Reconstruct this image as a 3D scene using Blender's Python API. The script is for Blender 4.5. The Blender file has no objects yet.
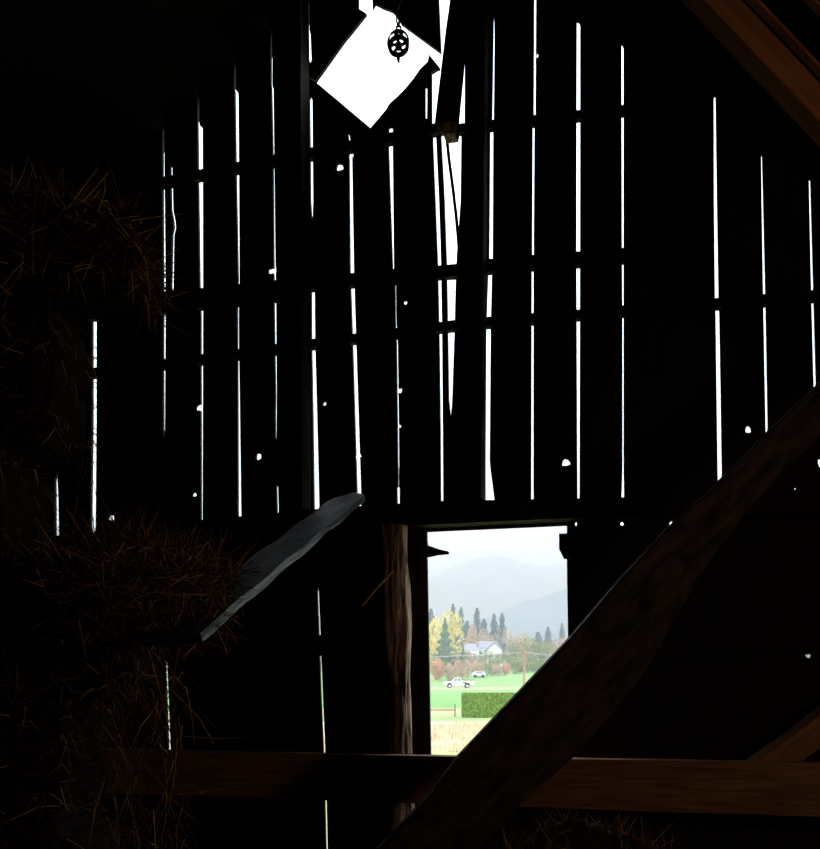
import bpy, bmesh, math, random
from mathutils import Vector, Matrix, noise, geometry as mgeo
random.seed(7)
C = bpy.context.scene.collection
F = 900.0; CX = 410.0; HY = 690.0; EYE = 1.1; D = 4.5
TH = math.radians(14.4); c_, s_ = math.cos(TH), math.sin(TH)

# ------------------------------------------------------------------ helpers
def wl(px, py, w=0.0):
    """point of the barn's front wall (u along it, w out of it, z) seen at a picture position"""
    a = (px-CX)/F; b = (HY-py)/F
    u = (a*D + w*(a*c_-s_))/(c_+a*s_)
    t = D-u*s_+w*c_
    return u, w, EYE+b*t
def wp(px, py, t):
    return Vector(((px-CX)/F*t, t, EYE+(HY-py)/F*t))
def loc2w(u, w, z): return Vector((u*c_+w*s_, D-u*s_+w*c_, z))
def lerp_tab(tab, y):
    if y <= tab[0][0]: return tab[0][1:]
    for p, q in zip(tab, tab[1:]):
        if y <= q[0]:
            k = (y-p[0])/max(1e-6, q[0]-p[0])
            return tuple(p[i]+(q[i]-p[i])*k for i in range(1, len(p)))
    return tab[-1][1:]
def roofz(u): return 4.97-0.645*abs(u+0.05)

def link(name, bm, m=None, parent=None, smooth=False):
    me = bpy.data.meshes.new(name)
    bmesh.ops.recalc_face_normals(bm, faces=bm.faces)
    bm.to_mesh(me); bm.free()
    if smooth:
        for p in me.polygons: p.use_smooth = True
    if m: me.materials.append(m)
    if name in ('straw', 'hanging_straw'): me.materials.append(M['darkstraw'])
    o = bpy.data.objects.new(name, me); C.objects.link(o)
    if parent: o.parent = parent
    return o
def tag(o, label=None, cat=None, group=None, kind=None):
    if label: o['label'] = label
    if cat: o['category'] = cat
    if group: o['group'] = group
    if kind: o['kind'] = kind
    return o
def empty(name, loc=(0, 0, 0), rz=0.0):
    o = bpy.data.objects.new(name, None); C.objects.link(o)
    o.location = loc; o.rotation_euler = (0, 0, rz); o.empty_display_size = .1
    return o
def inwall(o):
    o.location = (0, D, 0); o.rotation_euler = (0, 0, -TH); return o
def prism(bm, pts, y0, y1):
    """closed prism of an (x,z) outline between two y"""
    a = [bm.verts.new((x, y0, z)) for x, z in pts]; b = [bm.verts.new((x, y1, z)) for x, z in pts]
    n = len(pts)
    bm.faces.new(a); bm.faces.new(b[::-1])
    for i in range(n): bm.faces.new((a[i], b[i], b[(i+1) % n], a[(i+1) % n]))
def box(bm, x0, x1, y0, y1, z0, z1):
    prism(bm, [(x0, z0), (x1, z0), (x1, z1), (x0, z1)], y0, y1)
def tube(bm, pts, r, n=6, r1=None):
    rings = []; N = len(pts)
    for i, p in enumerate(pts):
        p = Vector(p)
        d = (Vector(pts[min(i+1, N-1)])-Vector(pts[max(i-1, 0)])).normalized()
        up = Vector((0, 0, 1)) if abs(d.z) < .9 else Vector((1, 0, 0))
        a = d.cross(up).normalized(); b = d.cross(a)
        rr = r if r1 is None else r+(r1-r)*i/max(1, N-1)
        rings.append([bm.verts.new(p+a*rr*math.cos(2*math.pi*k/n)+b*rr*math.sin(2*math.pi*k/n)) for k in range(n)])
    for A, B in zip(rings, rings[1:]):
        for k in range(n): bm.faces.new((A[k], A[(k+1) % n], B[(k+1) % n], B[k]))
    bm.faces.new(rings[0][::-1]); bm.faces.new(rings[-1])
def lathe(bm, prof, n=16, axis='z', cen=(0, 0, 0)):
    """closed ring profile (r,h) revolved"""
    rings = []
    for k in range(n):
        a = 2*math.pi*k/n
        ring = []
        for r, h in prof:
            v = (r*math.cos(a), r*math.sin(a), h) if axis == 'z' else (r*math.cos(a), h, r*math.sin(a))
            ring.append(bm.verts.new(Vector(v)+Vector(cen)))
        rings.append(ring)
    m = len(prof)
    for k in range(n):
        A, B = rings[k], rings[(k+1) % n]
        for i in range(m): bm.faces.new((A[i], A[(i+1) % m], B[(i+1) % m], B[i]))

# ------------------------------------------------------------------ materials
def newmat(name):
    m = bpy.data.materials.new(name); m.use_nodes = True
    nt = m.node_tree; b = nt.nodes['Principled BSDF']
    return m, nt, b
def wood(name, c1, c2, scale=(18, 18, 1.2), rough=.8, spec=.25, bump=.25):
    m, nt, b = newmat(name); N = nt.nodes; L = nt.links
    tc = N.new('ShaderNodeTexCoord'); mp = N.new('ShaderNodeMapping'); mp.inputs['Scale'].default_value = scale
    n1 = N.new('ShaderNodeTexNoise'); n1.inputs['Scale'].default_value = 3.0; n1.inputs['Detail'].default_value = 8; n1.inputs['Distortion'].default_value = .6
    n2 = N.new('ShaderNodeTexNoise'); n2.inputs['Scale'].default_value = 2.2; n2.inputs['Detail'].default_value = 4
    cr = N.new('ShaderNodeValToRGB')
    cr.color_ramp.elements[0].position = .35; cr.color_ramp.elements[0].color = (*c1, 1)
    cr.color_ramp.elements[1].position = .68; cr.color_ramp.elements[1].color = (*c2, 1)
    mx = N.new('ShaderNodeMix'); mx.data_type = 'RGBA'; mx.blend_type = 'MULTIPLY'; mx.inputs[0].default_value = .5
    L.new(tc.outputs['Object'], mp.inputs[0]); L.new(mp.outputs[0], n1.inputs['Vector']); L.new(tc.outputs['Object'], n2.inputs['Vector'])
    L.new(n1.outputs['Fac'], cr.inputs[0]); L.new(cr.outputs[0], mx.inputs[6]); L.new(n2.outputs['Fac'], mx.inputs[7])
    L.new(mx.outputs[2], b.inputs['Base Color'])
    bp = N.new('ShaderNodeBump'); bp.inputs['Strength'].default_value = bump; bp.inputs['Distance'].default_value = .01
    L.new(n1.outputs['Fac'], bp.inputs['Height']); L.new(bp.outputs[0], b.inputs['Normal'])
    b.inputs['Roughness'].default_value = rough; b.inputs['Specular IOR Level'].default_value = spec
    return m
def plain(name, col, rough=.8, metal=0, var=.3, scale=8, spec=.3, detail=4):
    m, nt, b = newmat(name); N = nt.nodes; L = nt.links
    tc = N.new('ShaderNodeTexCoord'); n = N.new('ShaderNodeTexNoise'); n.inputs['Scale'].default_value = scale; n.inputs['Detail'].default_value = detail
    cr = N.new('ShaderNodeValToRGB')
    cr.color_ramp.elements[0].position = .3; cr.color_ramp.elements[0].color = (*[x*(1-var) for x in col], 1)
    cr.color_ramp.elements[1].position = .7; cr.color_ramp.elements[1].color = (*[min(1, x*(1+var)) for x in col], 1)
    L.new(tc.outputs['Object'], n.inputs['Vector']); L.new(n.outputs['Fac'], cr.inputs[0]); L.new(cr.outputs[0], b.inputs['Base Color'])
    b.inputs['Roughness'].default_value = rough; b.inputs['Metallic'].default_value = metal; b.inputs['Specular IOR Level'].default_value = spec
    return m
M = dict(
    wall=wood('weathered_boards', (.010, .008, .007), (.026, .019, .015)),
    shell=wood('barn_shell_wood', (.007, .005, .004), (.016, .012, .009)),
    frame=wood('frame_timber', (.018, .011, .007), (.04, .025, .016), spec=.08),
    rail=wood('rail_timber', (.26, .12, .06), (.5, .26, .14), scale=(1.2, 18, 18)),
    brace=wood('brace_timber', (.012, .009, .008), (.12, .072, .052), scale=(2.5, 9, 9)),
    roofbeam=wood('roof_timber', (.40, .14, .06), (.62, .28, .12), scale=(1.2, 18, 18)),
    plank=wood('sky_tinted_plank', (.014, .02, .038), (.09, .12, .20), scale=(1.4, 22, 22), rough=.36, spec=.55, bump=.6),  # grey wood with the blue sheen of the sky put into its colour
    log=wood('barked_log', (.08, .05, .035), (.85, .6, .42), scale=(22, 22, 2.4), bump=1.0, spec=.1),
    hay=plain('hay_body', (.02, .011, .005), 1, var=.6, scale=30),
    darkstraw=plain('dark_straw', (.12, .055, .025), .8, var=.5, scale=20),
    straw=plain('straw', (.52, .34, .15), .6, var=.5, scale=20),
    twine=plain('twine', (.2, .13, .06)),
    iron=plain('rusted_iron', (.05, .03, .028), .6, .6, scale=60),
    rope=plain('rope', (.06, .045, .03)),
    white=plain('white_paint', (.85, .86, .88), .3, var=.03),
    glass=plain('car_glass', (.12, .14, .17), .08, var=.05, spec=.8),
    tyre=plain('tyre', (.02, .02, .022), .8),
    hub=plain('hub', (.6, .6, .62), .3, .8, var=.05),
    hedge=plain('hedge_leaf', (.10, .17, .012), .7, var=.7, scale=6),
    spruce=plain('spruce_needles', (.09, .17, .09), .9, var=.5, scale=1.5),
    fir=plain('fir_needles', (.06, .11, .10), .9, var=.4, scale=1),
    yellow=plain('yellow_leaves', (.78, .62, .16), .9, var=.3, scale=.8),
    rust=plain('rusty_leaves', (.5, .34, .23), .9, var=.4, scale=.8),
    orange=plain('orange_leaves', (.62, .33, .2), .9, var=.4, scale=1.2),
    olive=plain('olive_leaves', (.24, .27, .09), .9, var=.4, scale=.8),
    pink=plain('bare_twig_leaves', (.48, .33, .22), .9, var=.35, scale=.8),
    bark=plain('bark', (.16, .11, .08), .9),
    pole=plain('pole_wood', (.42, .17, .11), .9, var=.15),
    roofg=plain('grey_roof', (.30, .29, .36), .8, var=.1),
    drygrass=plain('dry_grass', (.56, .44, .29), .8, var=.35, scale=2),
    mount=plain('haze_tinted_forest', (.08, .15, .22), 1, var=.35, scale=.004, detail=8),  # forest colour pushed towards blue to carry the tint of distant haze
)

# ------------------------------------------------------------------ wall boards
T = .02
wall = tag(inwall(empty('wall_front')), kind='structure')
def seam_u(px, side):      # side 'l': right edge of the board left of the gap; 'r': left edge of the next board
    back = (side == 'l') == (px < 641)
    return px, (T if back else 0.0)
def seam_w(tab, y, side):
    v = lerp_tab(tab, y)
    return 0.0 if v[1]-v[0] < .06 else seam_u(v[0], side)[1]
def edge_pts(tab, col, side, ys):
    out = []
    for y in ys:
        px = lerp_tab(tab, y)[col]
        w = seam_u(px, side)[1]
        u, _, z = wl(px, y, w)
        out.append((u, z))
    return out
cutters = []
def hole(px, py, rx, ry=None, rot=0):
    ry = ry or rx; n = 9; pts = []
    for k in range(n):
        a = 2*math.pi*k/n+.3; r = 1+.18*math.sin(3*a+px)
        x, y = rx*r*math.cos(a), ry*r*math.sin(a)
        pts.append((px+x*math.cos(rot)-y*math.sin(rot), py+x*math.sin(rot)+y*math.cos(rot)))
    cutpoly(pts)
def cutpoly(pts):
    """an opening sawn straight through the boards"""
    cx = sum(p[0] for p in pts)/len(pts); cy = sum(p[1] for p in pts)/len(pts)
    q = []
    for x, y in pts:
        f = wl(x, y, 0); k = wl(x, y, T)
        q.append(((k if (x < cx) == (x < 641) else f)[0], (k if y < cy else f)[2]))
    us = [v[0] for v in q]; zs = [v[1] for v in q]
    cutters.append((q, min(us), max(us), min(zs), max(zs)))
def inside(p, poly):
    r = False; n = len(poly)
    for i in range(n):
        a, b = poly[i], poly[(i+1) % n]
        if (a[1] > p[1]) != (b[1] > p[1]) and p[0] < (b[0]-a[0])*(p[1]-a[1])/(b[1]-a[1])+a[0]: r = not r
    return r

# diamond hay opening with its splintered edge, and small sky patches
cutpoly([(376, 6), (384, 10), (392, 14), (398, 20), (400.5, 26), (443, 57), (443, 71.5), (431, 60), (429.5, 57), (427.5, 62), (420, 69), (414, 78), (405, 89),
         (397, 97), (388, 105), (387, 108), (371.5, 127.5), (317.5, 82), (309.5, 77.5), (310.5, 76.5), (317, 80.5), (345, 44), (368, 15), (373, 12)])
cutpoly([(359.5, -9), (372, -9), (372.5, 12.5), (368.5, 14.5), (359.5, 8)])
cutpoly([(426, 89), (427.2, 89), (427.2, 104), (427, 119), (426, 117)])
for h in [(340, 168, 3, 2.6), (325, 404, 1.4), (406, 303, 1.4), (391, 131, 1.8, 2.2), (400, 391, 2), (400, 426.5, 1.2), (200, 408, 2.6), (195, 495, 1.6), (259, 457, 2, 3),
          (112, 518, 2.4), (748, 430, 2.6, 3.2), (566, 463, 4, 3.2), (808, 656, 2.4, 1.8), (795, 489, .6), (820, 463, 2, 4), (351.5, 155, 1.8, 2.2),
          (358.5, 456, 2.6, 1.4), (622, 524, 1.8), (671, 524, 1.6, 2.2), (576, 524, 1, 2), (537.5, 56, .8, 1.6), (455, 38, 1.4, 1)]:
    hole(*h)
cutpoly([(269.5, 270), (276, 268.5), (276, 272.5), (269.5, 273.5)])

def make_board(Lp, Rp, z0, z1, name='wall_board', capped=False, jit=True):
    """Lp/Rp: lists of (u,z) from top to bottom"""
    pts = list(Lp)+list(reversed(Rp))
    bm = bmesh.new()
    dj = random.uniform(-.0015, .0015) if jit else 0
    us = [p[0] for p in pts]; zs = [p[1] for p in pts]
    mine = [c for c in cutters if c[1] < max(us) and c[2] > min(us) and c[3] < max(zs) and c[4] > min(zs)]
    vs, es = [], []
    for poly in [pts]+[c[0] for c in mine]:
        k = len(vs); n = len(poly)
        vs += [Vector(p) for p in poly]; es += [(k+i, k+(i+1) % n) for i in range(n)]
    V2, E2, F2 = mgeo.delaunay_2d_cdt(vs, es, [], 0, 1e-5)[:3]
    A = [bm.verts.new((v[0], dj, v[1])) for v in V2]; B = [bm.verts.new((v[0], T+dj, v[1])) for v in V2]
    cnt = {}
    for f in F2:
        c = [sum(V2[i][k] for i in f)/len(f) for k in (0, 1)]
        if not inside(c, pts) or any(inside(c, m_[0]) for m_ in mine): continue
        bm.faces.new([A[i] for i in f]); bm.faces.new([B[i] for i in reversed(f)])
        for i, j in zip(f, f[1:]+f[:1]):
            if (j, i) in cnt: del cnt[(j, i)]
            else: cnt[(i, j)] = 1
    for i, j in cnt: bm.faces.new((A[i], B[i], B[j], A[j]))
    bmesh.ops.delete(bm, geom=[v for v in bm.verts if not v.link_faces], context='VERTS')
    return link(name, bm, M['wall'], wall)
def closed(x): return [(0, x, x)]
S = [closed(x) for x in (-560, -480, -405, -335, -268, -205, -145, -92, -40, -2, 24)]
S += [
 [(470, 58, 58), (480, 56.5, 58), (500, 56, 59), (530, 56, 59.5)],
 [(296, 95, 95), (318, 93, 97), (420, 93, 97), (540, 91.5, 96)],
 closed(128),
 [(120, 163.4, 163.4), (128, 163, 163.8), (160, 163, 165), (300, 163.5, 166.3), (430, 163.5, 165.5), (440, 164.2, 164.2), (521, 164.2, 164.2)],
 [(165, 172, 172), (168, 171.7, 172.6), (210, 172.3, 173.8), (222, 174.5, 176), (228, 175, 176.5), (236, 173.5, 174.6), (290, 172.3, 173.9), (292, 172.8, 172.8)],
 [(90, 199.5, 199.5), (95, 199, 199.8), (125, 198.6, 199.8), (127, 198, 203), (172, 198.5, 203.2), (287, 200, 203.5), (315, 201, 203.5), (523, 201.2, 203)],
 [(58, 235.5, 235.5), (62, 235, 236), (90, 235, 236.3), (93, 235, 238.7), (165, 236, 239.3), (280, 238.2, 240), (312, 238.2, 238.8), (345, 238.2, 239), (358, 237.7, 239.6), (518, 238, 241.7)],
 [(28, 272, 272), (32, 271.8, 272.4), (86, 271.8, 272.5), (88, 271.5, 273.9), (165, 273, 274.8), (268, 273.8, 276), (302, 274, 276.6), (400, 275.4, 277.2), (413, 275.8, 276.8), (438, 276.2, 276.6), (440, 276.5, 276.5), (484, 276.8, 276.8), (487, 276.4, 278.6), (513, 277, 279.2)],
 [(-20, 309.3, 309.3), (0, 309, 309.8), (30, 309, 309.6), (35, 308.8, 311), (60, 309, 312), (64, 310, 310), (95, 310.6, 310.6), (100, 310, 312.8), (200, 311, 313.7), (215, 312, 313), (222, 312.5, 312.5), (288, 312.3, 312.3), (293, 311.8, 315.2), (345, 312, 315.7), (430, 313.5, 318), (510, 314.5, 320)],
 [(133, 349, 349), (135, 348.8, 349.7), (150, 349.5, 352.3), (270, 350.5, 354.3), (345, 353, 356.7), (500, 357.5, 361.8)],
 [(-10, 386, 386), (134, 390.8, 390.8), (142, 388.6, 393.2), (270, 393, 394.4), (285, 395.5, 396.2), (320, 395.8, 396.6), (346, 396.8, 398.4), (465, 398, 399.8), (470, 398.5, 399.2), (487, 398.5, 399.2), (488, 397, 400.2), (504, 397.5, 400.3)],
 # wide gap with its splintered boards: left edge, right edge (the loose strip inside is built apart)
 [(-150, 437, 466.5), (0, 439, 466), (57, 441.5, 465.5), (70, 441, 465.2), (75, 432, 465.2), (129, 432.2, 465), (131, 432.6, 461.8), (200, 435.4, 461), (262, 437.8, 456.8), (280, 438.2, 456.2), (330, 439.3, 455), (400, 440.2, 452.6), (430, 440.5, 450.4), (510, 441, 450)],
 [(12, 494, 494), (22, 493.6, 494.6), (40, 493.2, 495), (118, 492, 494.3), (130, 490, 493.7), (258, 489, 493.2), (274, 488, 492.4), (327, 486, 491.2), (460, 485.2, 490.2), (468, 485.2, 490.8), (504, 485.2, 495.6)],
 [(-20, 535, 535), (-5, 534, 536.6), (118, 533.4, 536), (125, 532.4, 535), (255, 531.8, 534.2), (271, 531.4, 534), (500, 530.8, 534)],
 [(21, 578.5, 578.5), (23, 576.5, 580.6), (110, 576.2, 580.6), (252, 576, 580.5), (500, 577, 580)],
 [(44, 622.5, 622.5), (46, 621, 624), (249, 621.5, 624), (307, 622, 624), (470, 622, 624.1), (498, 621, 624.6)],
 closed(668),
 [(95, 714.5, 714.5), (98, 713.4, 715.8), (200, 713.6, 717.2), (300, 714.6, 718.8), (313, 715.2, 719.5), (480, 717.3, 722.2)],
 [(153, 761.5, 761.5), (157, 761, 762), (200, 761.2, 763.3), (300, 762.8, 765.6), (434, 765.2, 768), (438, 766.7, 766.7)],
 [(178, 809.5, 809.5), (181, 808.5, 810.4), (300, 811, 813.6), (392, 813.4, 816.2), (396, 815, 815)],
 ]
S += [closed(x) for x in (862, 912, 966, 1022, 1080, 1142, 1208, 1280, 1356, 1438, 1520)]
def slim(tab):
    out = []
    for y, a, b in tab:
        w_ = b-a
        if w_ > .06:
            k = min(.5, w_*.28); a += k+(.5 if a < 300 and w_ > 1.6 else 0); b -= k
        out.append((y, a, b))
    return out
S = [slim(t) for t in S]
ZS = 1.93                               # upper boards stop, lower boards start
def at_z(tab, col, side, z):             # edge position at a height
    y = 500.0
    for _ in range(14):
        px = lerp_tab(tab, y)[col]; w = seam_w(tab, y, side)
        u, _, zz = wl(px, y, w)
        y += (zz-z)*F/(D-u*s_)
    px = lerp_tab(tab, y)[col]; w = seam_w(tab, y, side)
    return y, wl(px, y, w)[0]
for A, B in zip(S, S[1:]):
    rows = {}
    out = []
    for tab, col, side in ((A, 1, 'r'), (B, 0, 'l')):
        yb, ub = at_z(tab, col, side, ZS)
        pts = []
        for y in sorted({t[0] for t in tab}):
            px = lerp_tab(tab, y)[col]; u, _, z = wl(px, y, seam_w(tab, y, side))
            if z > ZS+.02 and z < roofz(u)-.02: pts.append((u, z))
        u0 = pts[0][0] if pts else ub
        out.append([(u0, roofz(u0))]+pts+[(ub, ZS)])
    L_, R_ = out
    if L_[0][0] < -.05 < R_[0][0]: L_ = [(-.05, roofz(-.05))]+L_
    make_board(L_, R_, ZS, 5)
# the narrow loose strip in the wide gap
ys = [118, 135, 200, 262, 330, 400, 416, 430, 515]
lft = [(118, 435.2), (135, 435.9), (200, 439), (262, 441), (330, 442), (420, 442.8), (520, 443.4)]
rgt = [(118, 441), (135, 441.6), (200, 445), (262, 447.2), (330, 448.4), (400, 449.4), (416, 451.2), (430, 451.6), (520, 451.4)]
make_board([wl(lerp_tab(lft, y)[0], y, 0)[::2] for y in ys], [wl(lerp_tab(rgt, y)[0], y, T)[::2] for y in ys], 0, 0)
# lower boards
Lw = [closed(x) for x in (-560, -480, -405, -335, -268, -205, -145, -92, -40, 0, 42, 84, 124)]
Lw += [[(640, 166, 166), (650, 166, 166.8), (750, 169.8, 170.7), (757, 170.3, 170.3)], closed(206), closed(243), closed(281),
       [(584, 318.4, 318.4), (592, 318.1, 318.8), (640, 319.9, 320.8), (690, 321.6, 322.6), (753, 324.3, 325.3), (815, 326, 326.9), (900, 327.9, 328.8), (1100, 330, 331)],
       closed(358), closed(400)]
Lr = [closed(x) for x in (612, 660, 708, 757, 806, 856, 908, 962, 1020, 1080, 1142, 1208, 1280, 1356, 1438, 1520)]
openL = [(500, 426.6), (560, 427), (757, 430.6), (1400, 440)]
openR = [(500, 566.8), (560, 566.8), (640, 568), (757, 569.5), (1400, 572)]
def col_pts(tab, col, side, zt, zb):
    yt, ut = at_z(tab, col, side, zt); yb, ub = at_z(tab, col, side, zb)
    pts = [(ut, zt)]
    for y in sorted({t[0] for t in tab}):
        px = lerp_tab(tab, y)[col]; u, _, z = wl(px, y, seam_w(tab, y, side))
        if zb+.01 < z < zt-.01: pts.append((u, z))
    return pts+[(ub, zb)]
GZ = -1.15
oLt = [(a, b, b) for a, b in openL]; oRt = [(a, b, b) for a, b in openR]
seq = Lw+[oLt]
for A, B in zip(seq, seq[1:]): make_board(col_pts(A, 1, 'r', ZS, GZ), col_pts(B, 0, 'l', ZS, GZ), 0, 0)
seq = [oRt]+Lr
for A, B in zip(seq, seq[1:]): make_board(col_pts(A, 1, 'r', ZS, GZ), col_pts(B, 0, 'l', ZS, GZ), 0, 0)
ZO = wl(430, 772)[2]
for x0, x1 in ((431, 477), (477, 523), (523, 570)):
    make_board(col_pts(closed(x0), 1, 'r', ZO, GZ), col_pts(closed(x1), 0, 'l', ZO, GZ), 0, 0)
# header above the opening
hb = bmesh.new(); z1 = wl(490, 529.5, T)[2]
box(hb, wl(424, 529, 0)[0], wl(570, 529, 0)[0], .0, T, z1, ZS)
link('door_header', hb, M['wall'], wall)

# girts nailed across the inside of the boards
def girt(p0, p1, h0, h1, w0=-.045, w1=-.002, name='girt', m='wall'):
    a = wl(p0[0], p0[1], w0); b = wl(p1[0], p1[1], w0)
    ta = D-a[0]*s_; tb = D-b[0]*s_
    ha = h0*ta/F/2; hb_ = h1*tb/F/2
    bm = bmesh.new()
    n = 8; top = []; bot = []
    for i in range(n+1):
        k = i/n; u = a[0]+(b[0]-a[0])*k; z = a[2]+(b[2]-a[2])*k; h = ha+(hb_-ha)*k
        j = random.uniform(-.003, .003)
        top.append((u, z+h+j)); bot.append((u, z-h+random.uniform(-.003, .003)))
    prism(bm, top+bot[::-1], w0, w1)
    bmesh.ops.triangulate(bm, faces=[f for f in bm.faces if len(f.verts) > 4])
    return link(name, bm, M[m], wall)
girt((-60, 224), (446, 126), 7.5, 9)
girt((456, 127.5), (690, 101.5), 8, 8, w0=-.04)
girt((-60, 324), (300, 287), 20, 19)
girt((300, 283.5), (462, 269), 12.5, 12)
girt((462, 267), (690, 249), 13, 12.5)
girt((-60, 392), (462, 324), 8, 9)
girt((462, 323), (1000, 280), 9, 9.5)
girt((130, 655), (384, 642), 19, 20)
girt((600, 650), (1000, 640), 16, 18)
# rake boards inside, under the roof
# ------------------------------------------------------------------ barn shell
UL, UR, WB = -3.6, 3.5, -8.0
def shell(name, fn, m='shell'):
    bm = bmesh.new(); fn(bm)
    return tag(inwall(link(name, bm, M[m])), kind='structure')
shell('floor', lambda bm: box(bm, UL-.05, UR+.05, WB, -.002, GZ, 0))
shell('wall_left', lambda bm: box(bm, UL-.05, UL, WB, 0, 0, roofz(UL)+.05))
shell('wall_right', lambda bm: box(bm, UR, UR+.05, WB, 0, 0, roofz(UR)+.05))
def backw(bm): prism(bm, [(UL-.05, GZ), (UR+.05, GZ), (UR+.05, roofz(UR)+.05), (-.05, roofz(-.05)+.05), (UL-.05, roofz(UL)+.05)], WB-.05, WB)
shell('wall_back', backw)
def roof(sgn):
    def f(bm):
        e = (UL-.3) if sgn < 0 else (UR+.3)
        prism(bm, [(-.05, roofz(-.05)), (e, roofz(e)), (e, roofz(e)+.1), (-.05, roofz(-.05)+.1)], WB-.2, .15)
    return f
def roofboth(bm):
    a, b = UL-.3, UR+.3
    prism(bm, [(a, roofz(a)), (-.05, roofz(-.05)), (b, roofz(b)), (b, roofz(b)+.1), (-.05, roofz(-.05)+.1), (a, roofz(a)+.1)], WB-.2, .13)
    bmesh.ops.triangulate(bm, faces=[f for f in bm.faces if len(f.verts) > 4])
shell('ceiling', roofboth)

# sill timber over the opening
sill_top = [(UL+.005, 1.87), (-1.79, 1.944), (-1.14, 1.979), (-.4, 2.008), (.2, 2.013), (.98, 1.986), (UR-.005, 1.95)]
bm = bmesh.new(); prism(bm, sill_top+[(UR-.005, 1.83), (1.0, 1.895), (.7, 1.902), (-.1, 1.902), (-1.0, 1.86), (UL+.005, 1.75)], -.11, -.003)
bmesh.ops.triangulate(bm, faces=[f for f in bm.faces if len(f.verts) > 4])
o = inwall(link('sill_beam', bm, M['frame'])); tag(o, 'long dark horizontal timber across the wall just above the square opening', 'beam')

# ------------------------------------------------------------------ posts
def post(name, xt, xb, w0, w1, z0, zt_fn, label, m='frame'):
    bm = bmesh.new(); n = 10
    zs = [z0+(zt_fn-z0)*i/n for i in range(n+1)]
    L_, R_ = [], []
    for z in zs:
        def U(px, w, z=z):
            return wl(px, 400, w)[0]
        k = (z-z0)/(zt_fn-z0)
        xl = xb[0]+(xt[0]-xb[0])*k; xr = xb[1]+(xt[1]-xb[1])*k
        L_.append((U(xl, w0)+random.uniform(-.003, .003), z)); R_.append((U(xr, w1)+random.uniform(-.003, .003), z))
    prism(bm, L_+R_[::-1], w0, w1)
    bmesh.ops.triangulate(bm, faces=[f for f in bm.faces if len(f.verts) > 4])
    o = inwall(link(name, bm, M[m])); return tag(o, label, 'post')
post('wall_post', (284, 308.5), (286, 311), -.17, -.05, 2.004, 4.78, 'upright square post standing on the sill beam left of the diamond hole')
post('wall_post', (466, 489), (462.5, 485), -.17, -.05, 2.012, 4.6, 'upright square post beside the wide splintered gap right of the diamond hole')
# the barked log beside the opening
bm = bmesh.new(); n = 44; rings = []
tz = [(-1, 0), (1.05, -.002)]
for i in range(91):
    z = 1.9*i/90; cu = wl(400.5, 740, -.13)[0]+(wl(394, 560, -.13)[0]-wl(400.5, 740, -.13)[0])*min(1, max(0, (z-.8)/.9))
    R = .062+.006*math.sin(z*5)
    ring = []
    for k in range(n):
        a = 2*math.pi*k/n
        v = Vector((math.cos(a)*2.2, math.sin(a)*2.2, z*2.5))
        r = R*(1+.22*noise.noise(v*1.3+Vector((3, 0, 0)))+.10*noise.noise(Vector((math.cos(a)*6, math.sin(a)*6, z*5)))+.09*noise.noise(Vector((math.cos(a)*13, math.sin(a)*13, z*3.5))))
        ring.append(bm.verts.new((cu+r*math.cos(a), -.13+r*.95*math.sin(a), z)))
    rings.append(ring)
for A, B in zip(rings, rings[1:]):
    for k in range(n): bm.faces.new((A[k], A[(k+1) % n], B[(k+1) % n], B[k]))
bm.faces.new(rings[0][::-1]); bm.faces.new(rings[-1])
logp = inwall(link('log_post', bm, M['log'], smooth=True)); tag(logp, 'rough round barked log post standing left of the bright opening', 'post')
# little stick leaning to the log
bm = bmesh.new(); tube(bm, [wl(393, 571, -.23), wl(378, 587, -.24), wl(362, 606, -.26)], .006, 6, .004)
tag(inwall(link('stick', bm, M['straw'])), 'short thin pale stick poking out left of the log post', 'stick')
# rail
bm = bmesh.new()
u0, u1 = wl(-330, 755, -.3)[0], UR-.005
n = 24; top = []; bot = []
for i in range(n+1):
    u = u0+(u1-u0)*i/n; top.append((u, .795+random.uniform(-.002, .002))); bot.append((u, .575+random.uniform(-.003, .003)))
u0 = UL+.005; top[0] = (u0, .795); bot[0] = (u0, .575)
prism(bm, top+bot[::-1], -.31, -.215)
bmesh.ops.triangulate(bm, faces=[f for f in bm.faces if len(f.verts) > 4])
tag(inwall(link('rail_beam', bm, M['rail'])), 'long reddish brown squared rail running across below the bright opening', 'beam')

# heavy diagonal brace, hewn, widening to its foot
def strip_timber(name, secs, thick, m, label, cat):
    """secs: (upper px,py, lower px,py, t) cross-sections"""
    p0 = (wp(*secs[0][:2], secs[0][4])); p1 = wp(*secs[-1][:2], secs[-1][4])
    X = (p1-p0).normalized(); Y = Vector((0, 1, 0)); Z = X.cross(Y).normalized(); Y = Z.cross(X)
    Mx = Matrix((X, Y, Z)).transposed().to_4x4(); Mx.translation = p0; inv = Mx.inverted()
    bm = bmesh.new(); rings = []
    for ux, uy, lx, ly, t in secs:
        U = wp(ux, uy, t); L = wp(lx, ly, t)
        q = [U, L, L+Vector((0, thick, 0)), U+Vector((0, thick, 0))]
        rings.append([bm.verts.new(inv@(v+Vector([random.uniform(-.003, .003)]*3))) for v in q])
    for A, B in zip(rings, rings[1:]):
        for k in range(4): bm.faces.new((A[k], A[(k+1) % 4], B[(k+1) % 4], B[k]))
    bm.faces.new(rings[0][::-1]); bm.faces.new(rings[-1])
    bmesh.ops.bevel(bm, geom=[e for e in bm.edges], offset=.006, segments=2, affect='EDGES')
    o = link(name, bm, M[m]); o.matrix_world = Mx
    return tag(o, label, cat)
up = [(1050, 158), (870, 334), (820, 383), (770, 430), (717, 484), (667, 529), (620, 580), (568, 641), (512, 700), (458, 757), (430, 795), (237, 995)]
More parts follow.
